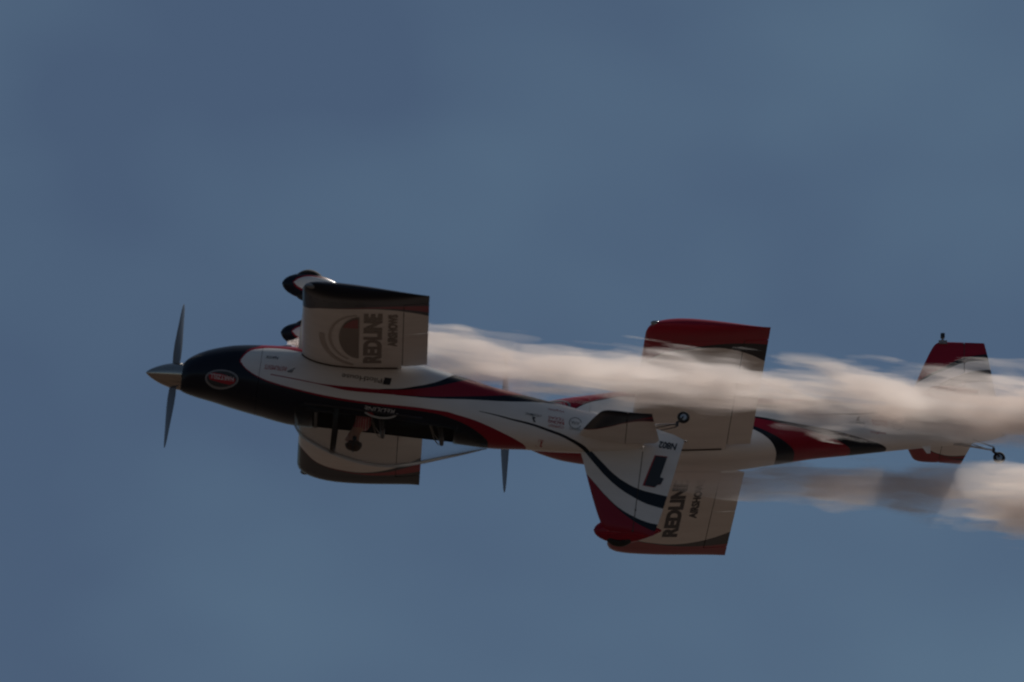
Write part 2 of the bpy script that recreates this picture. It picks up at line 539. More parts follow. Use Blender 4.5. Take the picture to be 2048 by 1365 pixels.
CAN = pchip([1.79,1.84,1.895,2.05,2.242,2.45,2.662,2.80,2.969,3.15,3.32,3.6,3.869,4.111],
            [.36,.445,.518,.605,.685,.742,.779,.786,.777,.743,.694,.593,.492,.393])
CZ0 = 0.25
def cz0(x): return CZ0 + .125*min(1, max(0, (x - 3.2)/.85))**1.6
def canopy_ring(x, inset=0.0, n=24):
    zt = CAN(x) - inset
    zb = cz0(x)
    zt = max(zt, zb + .002)
    wb = sy(x, zb) + 0.006 - inset
    pts = []
    for k in range(n + 1):
        t = math.pi*k/n
        c, s = math.cos(t), math.sin(t)
        pts.append((x, wb*math.copysign(abs(c)**0.82, c), zb + (zt - zb)*abs(s)**0.92))
    return pts

# ------------------------------------------------------------------ one airplane
def airplane(name, label, matrix, first):
    root = bpy.data.objects.new(name, None)
    root.empty_display_size = 0.5
    COL.objects.link(root)
    root.matrix_world = matrix
    tag(root, label, 'airplane', 'airplanes flying past with white smoke')
    if first:
        fus_m = fuselage_livery('fuselage_livery_navy', NAVY, RED)
        wing_m = wing_livery('wing_livery_navy', NAVY, NAVY, RED)
        stab_m = stab_livery('tail_livery_navy', NAVY, RED)
    else:
        fus_m = fuselage_livery('fuselage_livery_red', RED, NAVY)
        wing_m = wing_livery('wing_livery_red', RED, NAVY, NAVY)
        stab_m = stab_livery('tail_livery_red', RED, NAVY)
    fin_m = fin_livery('fin_livery', first)
    P = lambda nm, vf, mat, par=root, smooth=True: link_mesh(nm, vf[0], vf[1], mat, par, smooth)

    # --- fuselage and cowling
    N = 56
    xs = [1.337] + [1.36 + (5.905 - 1.36)*i/90 for i in range(91)]
    rings = [ring(x, N) for x in xs]
    v, f = loft(rings)
    keep = []
    for q in f:
        c = np.mean([v[i] for i in q], axis=0)
        th = math.degrees(math.atan2((q[0] % N) + 0.5, 1))  # placeholder, replaced below
        k = (q[0] % N) + 0.5
        ang = 360.0*k/N
        if 2.02 < c[0] < 3.70 and 50 < ang < 130: continue
        keep.append(q)
    keep.append(tuple(range(N)))
    keep.append(tuple((len(rings)-1)*N + j for j in range(N)))
    fus = P('fuselage', (v, keep), fus_m)
    sol = fus.modifiers.new('skin_thickness', 'SOLIDIFY'); sol.thickness = 0.012; sol.offset = -1
    cx = [.43,.435,.45,.47,.50,.54,.60,.68] + [.76 + (1.333 - .76)*i/14 for i in range(15)]
    cr = [ring(x, N) for x in cx]
    inner = [(p[0] + 0.02, p[1]*0.8, p[2]*0.8) for p in cr[0]]
    cv, cf = loft([inner] + cr, True, (True, True))
    cowl = P('cowling', (cv, cf), fus_m)
    # chin inlets and exhaust stacks
    for s in (1, -1):
        P('air_inlet', ellipsoid((.452, s*.135, .03), (.035, .062, .05)), M['black'], cowl)
        ex = tube([(1.28, s*.10, -.38), (1.45, s*.10, -.45), (1.60, s*.10, -.49), (1.66, s*.10, -.50)], [.026]*4)
        P('exhaust_pipe', ex, M['steel'], cowl)
    # --- spinner and propeller
    sp = pchip([0, .02, .08, .18, .28, .36, .43], [.006, .026, .066, .112, .143, .158, .163])
    rs = [[(x, sp(x)*math.cos(2*math.pi*k/40), sp(x)*math.sin(2*math.pi*k/40)) for k in range(40)]
          for x in [0, .008, .02, .04, .07, .11, .16, .22, .28, .34, .40, .425]]
    spin = P('spinner', loft(rs, True, (True, True)), M['chrome'])
    P('spinner_backplate', loft([[(x, .166*math.cos(2*math.pi*k/40), .166*math.sin(2*math.pi*k/40)) for k in range(40)] for x in (.4255, .4285)], True, (True, True)), M['steel'], spin)
    pa = math.radians(3.0 if first else -2.0)
    for s in (1, -1):
        rr = []
        for r, ch, tw in [(.10,.085,62),(.16,.10,55),(.25,.135,44),(.38,.158,35),(.52,.155,28),(.66,.137,23),(.78,.113,20),(.86,.085,18),(.905,.04,17),(.912,.012,17)]:
            a = math.radians(90 - tw)
            loop = []
            for k in range(14):
                t = 2*math.pi*k/14
                c, w = 0.5*ch*math.cos(t), 0.5*ch*0.13*math.sin(t)
                # chord lies in the (x, tangential) plane
                dx = c*math.cos(a) - w*math.sin(a); dt = c*math.sin(a) + w*math.cos(a)
                ang = pa + (0 if s > 0 else math.pi)
                y = r*math.sin(ang) + dt*math.cos(ang); z = r*math.cos(ang) - dt*math.sin(ang)
                loop.append((.335 + dx, y, z))
            rr.append(loop)
        P('propeller_blade', loft(rr, True, (True, True)), M['blade'])

    # --- canopy with its frame, hoop, seats and panel
    xc = [1.80,1.82,1.85,1.90,1.96] + [2.03 + (4.09 - 2.03)*i/36 for i in range(37)]
    can = P('canopy', loft([canopy_ring(x) for x in xc], False), M['glass'])
    rail = []
    for s in (1, -1):
        rail.append(tube([(x, s*(sy(x, CZ0) + .004), CZ0 + .004) for x in [1.9 + (3.3 - 1.9)*i/12 for i in range(13)]], .012, 8))
    P('canopy_rail', merge(*rail), M['navy'], can)
    P('canopy_hoop', loft([[ (x, p[1], p[2]) for p in canopy_ring(2.29, ins)] for x, ins in ((2.262,.008),(2.318,.008),(2.318,.045),(2.262,.045),(2.262,.008))], False), M['black'], can)
    tub = loft([[(x, y*w, z) for y, z in ((.30,.30),(.34,.10),(.33,-.20),(.26,-.34),(-.26,-.34),(-.33,-.20),(-.34,.10),(-.30,.30))] for x, w in ((1.95,1),(2.6,1.02),(3.2,1.0),(3.72,.88))], False)
    P('cockpit_tub', merge(tub, box(1.945,1.955,-.33,.33,-.33,.31), box(3.715,3.725,-.29,.29,-.3,.31)), M['interior'], fus, False)
    P('instrument_panel', box(2.03, 2.07, -.30, .30, .05, .33), M['black'], fus, False)
    for sx in ((2.72,) if first else (2.72,)) + (3.42,):
        seat = []
        for (x0, z0, x1, z1, w) in ((sx - .45, -.24, sx, -.28, .21), (sx, -.28, sx + .16, .40, .20)):
            d = Vector((x1 - x0, 0, z1 - z0)); n_ = Vector((-d.z, 0, d.x)).normalized()*.05
            lo = [(x0, -w, z0), (x1, -w*.9, z1), (x1, w*.9, z1), (x0, w, z0)]
            hi = [(p[0] + n_.x, p[1]*.93, p[2] + n_.z) for p in lo]
            seat.append((lo + hi, [(0,1,2,3), (4,7,6,5), (0,4,5,1), (1,5,6,2), (2,6,7,3), (3,7,4,0)]))
        st = P('seat', merge(*seat), M['leather'], fus, False)
        bv = st.modifiers.new('bevel', 'BEVEL'); bv.width = .02; bv.segments = 3
        for s in (1, -1):
            P('shoulder_harness', tube([(sx + .10, s*.085, .42), (sx + .04, s*.085, .36), (sx - .03, s*.08, .2), (sx - .05, s*.06, 0)], [.022]*4, 8, .2), M['belt'], fus)

    # --- wings
    for s in (1, -1):
        def pos(y, squash=1.0):
            return lambda x, t: (x, s*y, ZW + y*DIH + 0.012*(3.275 - x) + t)
        HN = 0.802
        ys = [.30, .40, .46] + [.5 + (3.30 - .5)*i/14 for i in range(15)]
        wr_ = [foil_ring(XLE, CH, 0, HN, pos(y), .135) for y in ys]
        w = P('wing', loft(wr_, True, (True, True)), wing_m)
        if not (first and s > 0) :
            pass
        for nm, y0, y1 in (('flap', .452, 1.92), ('aileron', 1.935, 3.288)):
            rr = [foil_ring(XLE, CH, HN + .006, 1.0, pos(y), .135, n=8) for y in [y0 + (y1 - y0)*i/6 for i in range(7)]]
            P(nm, loft(rr, True, (True, True)), wing_m, w)
        hx = XLE + CH*HN
        P('gap_filler', loft([[(x, s*y, ZW + y*DIH + .012*(3.275 - x) + CH*q) for x, q in ((hx - .012, foil(HN)[0]*.82), (hx + .02, foil(HN)[0]*.82), (hx + .02, foil(HN)[1]*.6), (hx - .012, foil(HN)[1]*.6))] for y in (.46, 3.296)], True, (True, True)), M['seal'], w, False)  # dark filler added inside the hinge gap so no light shows through
        # wing tip: leading corner rounded, trailing corner square, thin round edge
        tips = []
        for i in range(13):
            a = i/12
            y = 3.304 + (3.63 - 3.304)*math.sin(a*math.pi/2)**0.9
            e = (y - 3.304)/(3.63 - 3.304)
            xle = XLE + 0.24*(1 - math.sqrt(max(0, 1 - e**2.6)))
            sq = math.sqrt(max(0.0, 1 - e**5)) if e < 1 else 0
            sq = max(sq, .10)
            tips.append([(px, py, pz) for px, py, pz in foil_ring(xle, XLE + CH - xle, 0, 1.0, pos(y), .135, n=16, squash=sq)])
        tp = P('wing_tip', loft(tips, True, (True, True)), wing_m, w)
        P('navigation_light', ellipsoid((XLE + .10, s*3.565, ZW + 3.56*DIH + .04), (.055, .03, .03)), M['lens'], w)
        # rubber seal along the root on top and below
        for top in (True, False):
            pts = []
            for i in range(22):
                x = XLE + .004 + (2.93 - XLE)*(i/21)**1.6
                z = wing_z(x, .45, top)
                yy = max(sy(x, z), .30) + .012
                pts.append((x, s*yy, wing_z(x, yy, top) + (.004 if top else -.004)))
            P('root_seal', tube(pts, .011, 6), M['seal'], w)
        # lettering: top and underside
        for top in (True, False):
            if s < 0 and top: continue
            def lay(body, size, bold, x, y0, y1, mat, shear=0.0):
                V, F = copy_text(body, size, bold, shear)
                xmin = min(a for a, b in V); xmax = max(a for a, b in V)
                zmin = min(b for a, b in V); zmax = max(b for a, b in V)
                k = abs(y1 - y0)/(xmax - xmin); h = size/(zmax - zmin)
                V = [((a - xmin)*k, (b - zmin)*h) for a, b in V]
                P('lettering', on_wing((V, F), x, y0, top, s), mat, w, False)
            if s > 0 and top:
                lay('REDLINE', .215, .012, 2.745, .64, 2.93, M['glare'])
                lay('AIRSHOWS', .115, .006, 2.925, 1.40, 2.88, M['glare'])
            elif s > 0:
                lay('REDLINE', .185, .010, 2.625, 2.84, .66, M['print_navy'])
                lay('AIRSHOWS', .10, .004, 2.815, 2.14, .66, M['print_navy'])
            if s > 0 and top and first:
                e = lambda vf, mt: P('emblem', on_wing(([( b, -a) for a, b in subdiv(vf, 5)[0]], subdiv(vf, 5)[1]), 0, 0, True, s), mt, w, False)
                # half dial: flat edge at x = 2.48, ring arcs sweeping round its nose
                e(poly_fill(ell(2.48, 1.80, .235, .95, 90, 270, 24)), M['glare'])
                e(arc_band(2.48, 1.78, .36, 1.06, .325, 1.03, 95, 250), M['glare_grey'])
                e(arc_band(2.48, 1.72, .47, 1.22, .405, 1.14, 175, 262), M['glare_grey'])
                V, F = subdiv(poly_fill([(2.465, 2.66), (2.40, 2.62), (2.33, 2.45), (2.29, 2.25), (2.465, 2.25)]), 4)
                P('emblem', on_wing(([(b, -a) for a, b in V], F), 0, 0, True, s, .008), M['glare_red'], w, False)

    # --- tail
    ZS = 0.15
    for s in (1, -1):
        LE = pchip([.06, .1, 1.04, 1.10, 1.15, 1.18, 1.20], [5.11, 5.12, 5.355, 5.375, 5.41, 5.45, 5.53])
        TEf = lambda y: 6.10 - (y - .1)*.115
        def spos(y): return lambda x, t: (x, s*y, ZS + t)
        ysb = [.06, .12] + [.2 + (1.04 - .2)*i/8 for i in range(9)] + [1.08, 1.12, 1.15, 1.17, 1.185, 1.195, 1.20]
        HX = 5.69
        rr = []
        for y in ysb:
            le = LE(y); te = TEf(y); c = te - le
            sq = 1.0 if y < 1.12 else max(.12, math.sqrt(max(0, 1 - ((y - 1.12)/.08)**2)))
            rr.append(foil_ring(le, c, 0, (HX - le)/c, spos(y), .09, 0.0, 12, sq))
        hs = P('horizontal_stabilizer', loft(rr, True, (True, True)), stab_m)
        rr = []
        dfl = math.radians(-4.0)
        for y in [.075] + ysb[1:]:
            le = LE(y); te = TEf(y); c = te - le
            if y < .2: te -= (.2 - y)*.45
            sq = 1.0 if y < 1.12 else max(.12, math.sqrt(max(0, 1 - ((y - 1.12)/.08)**2)))
            def ep(x, t, y=y): 
                return (x, s*y, ZS + t + (x - HX)*math.tan(dfl))
            rr.append(foil_ring(le, te - le, (HX + .008 - le)/(te - le), 1.0, ep, .09, 0.0, 8, sq))
        P('elevator', loft(rr, True, (True, True)), stab_m, hs)
        for y in (.35, .95):
            P('hinge', ellipsoid((HX, s*y, ZS + .022), (.012, .008, .016), 8, 6), M['black'], hs)
        P('gap_filler', loft([[(x, s*y, ZS + k*.8*foil((HX - LE(y))/(TEf(y) - LE(y)), .09, 0)[0]*(TEf(y) - LE(y))) for x, k in ((HX - .012, 1), (HX + .018, 1), (HX + .018, -1), (HX - .012, -1))] for y in (.08, .4, .8, 1.12)], True, (True, True)), M['seal'], hs, False)  # added dark filler, closes the elevator gap to light
    # fin and rudder
    FLE = pchip([.22, .33, .42, .65, 1.05, 1.15, 1.20, 1.225, 1.235], [5.13, 5.19, 5.228, 5.312, 5.475, 5.525, 5.56, 5.60, 5.66])
    FTE = pchip([-.02, .0, .52, 1.03, 1.20, 1.24], [6.392, 6.387, 6.298, 6.205, 6.165, 6.155])
    def fpos(z, lean=True): return lambda x, t: (x, t, z)
    RX = 5.912
    zs = [.20, .26] + [.32 + (1.14 - .32)*i/12 for i in range(13)] + [1.17, 1.195, 1.21, 1.222, 1.230, 1.235]
    top = lambda x, z: z - max(0, (z - 1.12))*.0
    rr = []
    for z in zs:
        le = FLE(z); te = FTE(z); c = te - le
        sq = 1.0 if z < 1.15 else max(.12, math.sqrt(max(0, 1 - ((z - 1.15)/.086)**2)))
        rr.append(foil_ring(le, c, 0, (RX - .006 - le)/c, fpos(z), .075, 0, 12, sq))
    fin = P('fin', loft(rr, True, (True, True)), fin_m)
    rr = []
    for z in [-.088, -.07, -.03, .02, .08, .16] + zs[1:]:
        te = FTE(z) if z > .0 else RX + .03 + (6.392 - RX - .03)*max(0, (z + .10)/.10)
        le = FLE(z) if z > .2 else 5.2
        c = te - le
        sq = 1.0 if z < 1.15 else max(.12, math.sqrt(max(0, 1 - ((z - 1.15)/.086)**2)))
        k0 = (RX + .004 - le)/c
        rr.append(foil_ring(le, c, min(k0, .97), 1.0, fpos(z), .075 if z > .2 else .085, 0, 8, sq))
    rud = P('rudder', loft(rr, True, (True, True)), fin_m)
    def rud_y(x, z):
        le = FLE(z) if z > .2 else 5.2
        c = FTE(z) - le
        return foil((x - le)/c, .075 if z > .2 else .085, 0)[0]*c + .003
    def on_rud(vf, s, off=0.0):
        return [(a, s*(rud_y(a, b) + off), b) for a, b in vf[0]], vf[1]
    P('gap_filler', loft([[(x, k*.8*(rud_y(RX, z) - .003), z) for x, k in ((RX - .018, 1), (RX + .014, 1), (RX + .014, -1), (RX - .018, -1))] for z in (.22, .5, .8, 1.14, 1.215)], True, (True, True)), M['seal'], fin, False)  # added dark filler, stops light leaking between fin and rudder
    for k, zc in enumerate((.40, .95)):
        P('hinge', ellipsoid((RX, 0, zc), (.016, .034, .014), 8, 6), M['black'], fin)
    if first:
        one = [(6.068,.262),(6.205,.258),(6.150,.513),(6.196,.522),(6.168,.598),(6.133,.607),(6.107,.643),(5.977,.637)]
        for s in (1, -1):
            o2 = one if s > 0 else [(12.18 - a, b) for a, b in one][::-1]
            cx_ = sum(a for a, b in o2)/8; cz_ = sum(b for a, b in o2)/8
            P('number_edge', on_rud(poly_fill([(cx_ + (a - cx_)*1.10 - s*.006, cz_ + (b - cz_)*1.04) for a, b in o2]), s, .0), M['print_red'], rud, False)
            P('number', on_rud(poly_fill(o2), s, .004), M['print_navy'], rud, False)
            V, F = copy_text('N802', .105, .004, .2)
            xm = max(a for a, b in V)
            if s > 0: V = [(6.305 - a*.215/xm, .078 + b*.085/.075 if False else .078 + b*1.05) for a, b in V]
            else: V = [(6.09 + a*.215/xm, .078 + b*1.05) for a, b in V]
            P('lettering', on_rud((V, F), s), M['print_navy'], rud, False)
    P('tail_light', ellipsoid((6.392, 0, .03), (.022, .012, .016), 10, 8), M['chrome'], rud)

    # --- landing gear
    pant_L = Livery('wheel_pant_livery_' + ('navy' if first else 'red'), 0, 2, NAVY if first else RED)
    if first:
        pant_L.band(RED, [(1.60,-1.0),(1.66,-1.07),(1.85,-1.11),(2.1,-1.10),(2.4,-1.09)], [(1.60,-1.0),(1.66,-.93),(1.85,-.90),(2.1,-.93),(2.4,-.96)], x0=1.6)
        pant_L.band(WHITE, [(1.615,-1.0),(1.68,-1.055),(1.85,-1.095),(2.1,-1.085),(2.4,-1.07)], [(1.615,-1.0),(1.68,-.945),(1.85,-.915),(2.1,-.945),(2.4,-.97)], x0=1.615)
        pant_L.band(RED, [(1.78,-1.0),(2.0,-1.01),(2.4,-1.03)], [(1.78,-.995),(2.0,-.985),(2.4,-.99)], x0=1.78)
    pant_m = pant_L.done()
    for s in (1, -1):
        lg = []
        for t in [i/8 for i in range(9)]:
            p = Vector((1.83, s*.34, -.42)).lerp(Vector((1.81, s*.92, -.96)), t)
            w_ = .085 - .03*t
            lg.append([p + Vector((w_*math.cos(a), .012*math.sin(a)*s, .016*math.sin(a))) for a in [2*math.pi*k/14 for k in range(14)]])
        P('gear_leg', loft(lg, True, (True, True)), M['white'])
        yc = s*.93
        rr = []
        top_f = pchip([1.475,1.49,1.53,1.6,1.7,1.82,1.95,2.1,2.22,2.30], [.0,.04,.085,.125,.155,.165,.15,.105,.055,.01])
        for x in [1.475,1.482,1.495,1.52,1.56,1.62,1.70,1.80,1.90,2.0,2.1,2.2,2.27,2.30]:
            h = top_f(x); wd = max(.004, h*.72)
            zc = -1.0 + .035*max(0, (x - 1.85))/.45*.6
            rr.append([(x, yc + wd*math.cos(a), zc + h*math.sin(a)*(1.0 if math.sin(a) > 0 else .95)) for a in [2*math.pi*k/24 for k in range(24)]])
        pant = P('wheel_pant', loft(rr, True, (True, True)), pant_m)
        ty = []
        for k in range(33):
            a = 2*math.pi*k/32
            ty.append([(1.79 + (.155 + .042*math.cos(b))*math.cos(a), yc + .058*math.sin(b), -1.005 + (.155 + .042*math.cos(b))*math.sin(a)) for b in [2*math.pi*j/12 for j in range(12)]])
        P('tyre', loft(ty, True), M['rubber'], pant)
    # tailwheel
    tw = P('tailwheel_spring', tube([(5.78, 0, -.10), (6.0, 0, -.125), (6.18, 0, -.155), (6.27, 0, -.165)], [.016,.014,.011,.011], 8), M['steel'])
    P('steering_arm', merge(tube([(6.0, .07, -.06), (6.26, .06, -.15)], .006, 6), tube([(6.0, -.07, -.06), (6.26, -.06, -.15)], .006, 6), tube([(6.262, .07, -.152), (6.262, -.07, -.152)], .008, 6)), M['black'], tw)
    P('tailwheel_fork', merge(tube([(6.268, 0, -.14), (6.272, 0, -.20)], .018, 8), tube([(6.272, .0, -.19), (6.30, .034, -.215), (6.335, .034, -.262)], .010, 6), tube([(6.272, .0, -.19), (6.30, -.034, -.215), (6.335, -.034, -.262)], .010, 6)), M['black'], tw)
    ty = []
    for k in range(25):
        a = 2*math.pi*k/24
        ty.append([(6.335 + (.055 + .02*math.cos(b))*math.cos(a), .024*math.sin(b), -.262 + (.055 + .02*math.cos(b))*math.sin(a)) for b in [2*math.pi*j/10 for j in range(10)]])
    P('tyre', loft(ty, True), M['rubber'], tw)
    P('wheel_hub', loft([[(6.335 + r*math.cos(2*math.pi*k/20), y, -.262 + r*math.sin(2*math.pi*k/20)) for k in range(20)] for y, r in ((-.018,.015),(-.014,.038),(.014,.038),(.018,.015))], True, (True, True)), M['steel'], tw)
    # blade under the tail
    P('antenna', ([(5.39,.012,-.14),(5.50,.012,-.13),(5.50,.006,-.235),(5.455,.006,-.235),(5.39,-.012,-.14),(5.50,-.012,-.13),(5.50,-.006,-.235),(5.455,-.006,-.235)],
                  [(0,1,2,3),(4,7,6,5),(0,3,7,4),(1,5,6,2),(2,6,7,3),(0,4,5,1)]), M['white'], root, False)
    if not first:
        cm = P('action_camera', box(5.625, 5.675, -.03, .03, 1.285, 1.345), M['black'], root, False)
        bv = cm.modifiers.new('bevel', 'BEVEL'); bv.width = .008; bv.segments = 2
        P('mount', merge(box(5.60, 5.70, -.045, .045, 1.20, 1.24), tube([(5.65, 0, 1.23), (5.65, 0, 1.29)], .014, 8)), M['print_grey'], cm, False)

    # --- markings on the fuselage sides
    for s in (1, -1):
        def word(body, x, z, length, h, mat, bold=0.0, shear=0.0, par=fus, tilt=0.0, off=0.004):
            V, F = copy_text(body, 1.0, bold, shear)
            x0 = min(a for a, b in V); x1 = max(a for a, b in V); z0 = min(b for a, b in V); z1 = max(b for a, b in V)
            V = [((a - x0)/(x1 - x0)*length, (b - z0)/(z1 - z0)*h) for a, b in V]
            V = [(a, b + a*tilt) for a, b in V]
            # x is the forward end when s>0 runs from aft
            start = x + length if s > 0 else x
            P('lettering', on_side((V, F), start, z, s, off), mat, par, False)
        # maker's oval on the cowling
        ov = lambda rx, rz: ell(.905, .078, rx, rz, 0, 360, 40)
        P('emblem', art_side(subdiv(ring_strip(ov(.198, .108), ov(.175, .088)), 1), s, .004), M['print_grey'], cowl, False)
        P('emblem', art_side(subdiv(poly_fill(ov(.175, .088)), 4), s, .003), M['interior'], cowl, False)
        P('emblem', art_side(subdiv(poly_fill([(.742,.05),(.80,.015),(.90,.025),(1.065,.07),(1.06,.12),(1.0,.14),(.90,.125),(.76,.095)]), 4), s, .006), M['print_red'], cowl, False)
        word('HARTZELL', .765, .052, .28, .052, M['print_white'], .01, .0, cowl, tilt=-.08 if s > 0 else .08, off=.009)
        word('JP', 1.66, -.145, .085, .062, M['print_navy'], .02, .3)
        word('INSTRUMENTS', 1.385, -.148, .265, .056, M['print_red'], .0, .3)
        word('NAVX', 1.385, -.268, .15, .04, M['print_navy'], .01, .2)
        P('emblem', art_side(poly_fill([(2.80,-.165),(2.885,-.165),(2.872,-.078),(2.787,-.078)]), s), M['print_navy'], fus, False)
        word('PilotHouse', 2.30, -.148, .475, .062, M['seal'], .0, .0)
        # round rear-fuselage marks
        word('LYCOMING', 4.49, .008, .19, .03, M['print_navy'], .005, .2)
        P('emblem', art_side(poly_fill([(4.57,.045),(4.62,.05),(4.60,.075),(4.625,.105),(4.60,.11),(4.585,.08)]), s), M['print_navy'], fus, False)
        word('Virginia', 4.75, -.098, .19, .032, M['print_red'], 0, .2)
        word('TEXAS', 4.765, .005, .19, .034, M['print_red'], .0, 0)
        word('RACING', 4.765, .05, .19, .036, M['print_red'], .02, 0)
        word('COMPANY', 4.775, .10, .18, .032, M['print_red'], .0, 0)
        P('emblem', art_side(arc_band(5.085, .04, .075, .072, .066, .063, 20, 345, 30), s), M['print_grey'], fus, False)
        word('AVIA', 5.035, .018, .10, .042, M['print_grey'], .01, 0)
        word('AIRCRAFT', 5.02, .105, .15, .022, M['print_grey'], 0, 0)
        word('RV', 4.655, .285, .085, .06, M['print_red'], .03, .25)
        # white airshow badge below the canopy sill
        word('REDLINE', 2.60, .205, .37, .045, M['print_white'], 0, .25)
        word('airshow', 2.33, .243, .14, .022, M['print_white'], 0, .2)
        P('emblem', art_side(subdiv(arc_band(2.80, .235, .215, .075, .19, .058, 5, 150, 24), 1), s), M['print_white'], fus, False)
        P('emblem', art_side(poly_fill([(2.635,.255),(2.70,.258),(2.735,.285),(2.68,.29)]), s), M['print_red'], fus, False)
    return root

def cam_matrix(R, T):
    """pose given in the camera frame -> world matrix"""
    R = CF @ Matrix(R)
    t = CAM_POS + CF @ Vector(T)
    return Matrix.Translation(t) @ R.to_4x4()

M1 = cam_matrix([[0.9923, 0.0218, -0.1216], [-0.017, -0.9507, -0.3096], [-0.1224, 0.3093, -0.9431]], (-4.3021, 199.8856, -0.3688))
M2 = cam_matrix([[0.9979, -0.0639, 0.0084], [0.0557, 0.9204, 0.387], [-0.0324, -0.3857, 0.922]], (-0.4152, 205.7775, -0.9669))
airplane('aerobatic_airplane', 'upside-down airplane with navy nose, navy wing tips and a number 1 on its rudder', M1, True)
airplane('aerobatic_airplane', 'upright airplane with red wing tips and red wheel pants, partly hidden by smoke', M2, False)

# ------------------------------------------------------------------ the pilot
def pilot():
    # skeleton in airplane axes: x aft, z up
    J = {'pelvis': ((2.60, 0, -.18), .15, .12), 'belly': ((2.63, 0, .0), .145, .12), 'chest': ((2.62, 0, .20), .17, .12),
         'neck': ((2.56, 0, .36), .058, .058), 'jaw': ((2.52, 0, .44), .075, .07), 'head': ((2.515, 0, .53), .095, .085), 'crown': ((2.52, 0, .60), .07, .065)}
    chain = ['pelvis', 'belly', 'chest', 'neck', 'jaw', 'head', 'crown']
    verts = [J[k][0] for k in chain]; rad = [(J[k][1], J[k][2]) for k in chain]
    edges = [(i, i + 1) for i in range(len(chain) - 1)]
    def add(parent, pts):
        last = parent
        for p, r in pts:
            verts.append(p); rad.append((r, r)); edges.append((last, len(verts) - 1)); last = len(verts) - 1
        return last
    for s in (1, -1):
        w = add(2, [((2.63, s*.19, .27), .07), ((2.58, s*.25, .08), .05), ((2.52, s*.26, .0), .044), ((2.36, s*.17, .02), .036), ((2.28, s*.12, .05), .03)])
        for k in range(4):
            add(w, [((2.24, s*(.10 + .018*k), .065 + .004*k), .010), ((2.215, s*(.10 + .016*k), .05), .009), ((2.225, s*(.098 + .014*k), .03), .008)])
        add(w, [((2.265, s*.085, .07), .011), ((2.24, s*.075, .06), .009)])
        add(0, [((2.50, s*.11, -.2), .095), ((2.20, s*.15, -.12), .07), ((2.02, s*.14, -.27), .05)])
    me = bpy.data.meshes.new('person'); me.from_pydata(verts, edges, [])
    o = bpy.data.objects.new('person', me); COL.objects.link(o)
    md = o.modifiers.new('skin', 'SKIN')
    sk = me.skin_vertices[0].data
    for i, r in enumerate(rad): sk[i].radius = r
    sk[0].use_root = True
    sb = o.modifiers.new('sub', 'SUBSURF'); sb.levels = 2; sb.render_levels = 2
    dg = bpy.context.evaluated_depsgraph_get()
    me2 = bpy.data.meshes.new_from_object(o.evaluated_get(dg))
    bpy.data.objects.remove(o)
    # face: pull a nose, press eye sockets, chin
    for v in me2.vertices:
        x, y, z = v.co
        if z > .40 and x < 2.50:
            v.co.x -= .030*math.exp(-((z - .515)/.020)**2 - (y/.016)**2)
            v.co.x += .012*math.exp(-((z - .54)/.014)**2 - ((abs(y) - .032)/.018)**2)
            v.co.x -= .012*math.exp(-((z - .455)/.018)**2 - (y/.03)**2)
    m, nt, b = new_mat('skin_and_shirt')
    t = nt.nodes.new('ShaderNodeTexCoord'); sp_ = nt.nodes.new('ShaderNodeSeparateXYZ')
    nt.links.new(t.outputs['Object'], sp_.inputs['Vector'])
    def mt(op, a, c):
        q = nt.nodes.new('ShaderNodeMath'); q.operation = op
        for i, k in enumerate((a, c)):
            if isinstance(k, (int, float)): q.inputs[i].default_value = k
            else: nt.links.new(k, q.inputs[i])
        return q.outputs[0]
    col = None
    def mix(fac, c1, c2):
        q = nt.nodes.new('ShaderNodeMixRGB'); nt.links.new(fac, q.inputs['Fac'])
        for nm, c in (('Color1', c1), ('Color2', c2)):
            if isinstance(c, tuple): q.inputs[nm].default_value = (*c, 1)
            else: nt.links.new(c, q.inputs[nm])
        return q.outputs['Color']
    X, Y, Z = sp_.outputs
    stripes = mt('GREATER_THAN', mt('FRACT', mt('MULTIPLY', X, 34), 0), .74)
    shirt = mix(mt('GREATER_THAN', Z, .17), (.02, .022, .035), mix(stripes, (.35, .015, .03), (.42, .39, .37)))
    head = mt('GREATER_THAN', Z, .375)
    hand = mt('LESS_THAN', X, 2.42)
    arm = mt('GREATER_THAN', Z, -.06)
    col = mix(head, shirt, (.42, .22, .15))
    col = mix(mt('MULTIPLY', hand, arm), col, (.42, .22, .15))
    nt.links.new(col, b.inputs['Base Color']); b.inputs['Roughness'].default_value = .6
    me2.materials.clear(); me2.materials.append(m)
    me2.polygons.foreach_set('use_smooth', [True]*len(me2.polygons))
    p = bpy.data.objects.new('person', me2); COL.objects.link(p)
    p.matrix_world = M1
    tag(p, 'dark-haired pilot in a red and white striped shirt hanging upside down under the canopy', 'person')
    # hair cap and ears
    hair = plain('dark_hair', (.055, .035, .026), .7)
    V, F = ellipsoid((2.53, 0, .572), (.10, .09, .078), 24, 14)
    V = [(x, y, z + (.006*math.sin(60*y + 40*x))) for x, y, z in V]
    F = [q for q in F if not (np.mean([V[i][0] for i in q]) < 2.475 and np.mean([V[i][2] for i in q]) < .575) and np.mean([V[i][2] for i in q]) > .545]
    link_mesh('hair', V, F, hair, p)
    for s in (1, -1):
        link_mesh('headset_cup', *ellipsoid((2.535, s*.09, .52), (.026, .018, .032), 14, 10), M['black'], p)
    link_mesh('headset_band', *tube([(2.53, .095*math.cos(a), .53 + .125*math.sin(a)) for a in [math.pi*i/12 for i in range(13)]], .010, 8), M['black'], p)
    skin = plain('skin', (.42, .22, .15), .6)
pilot()

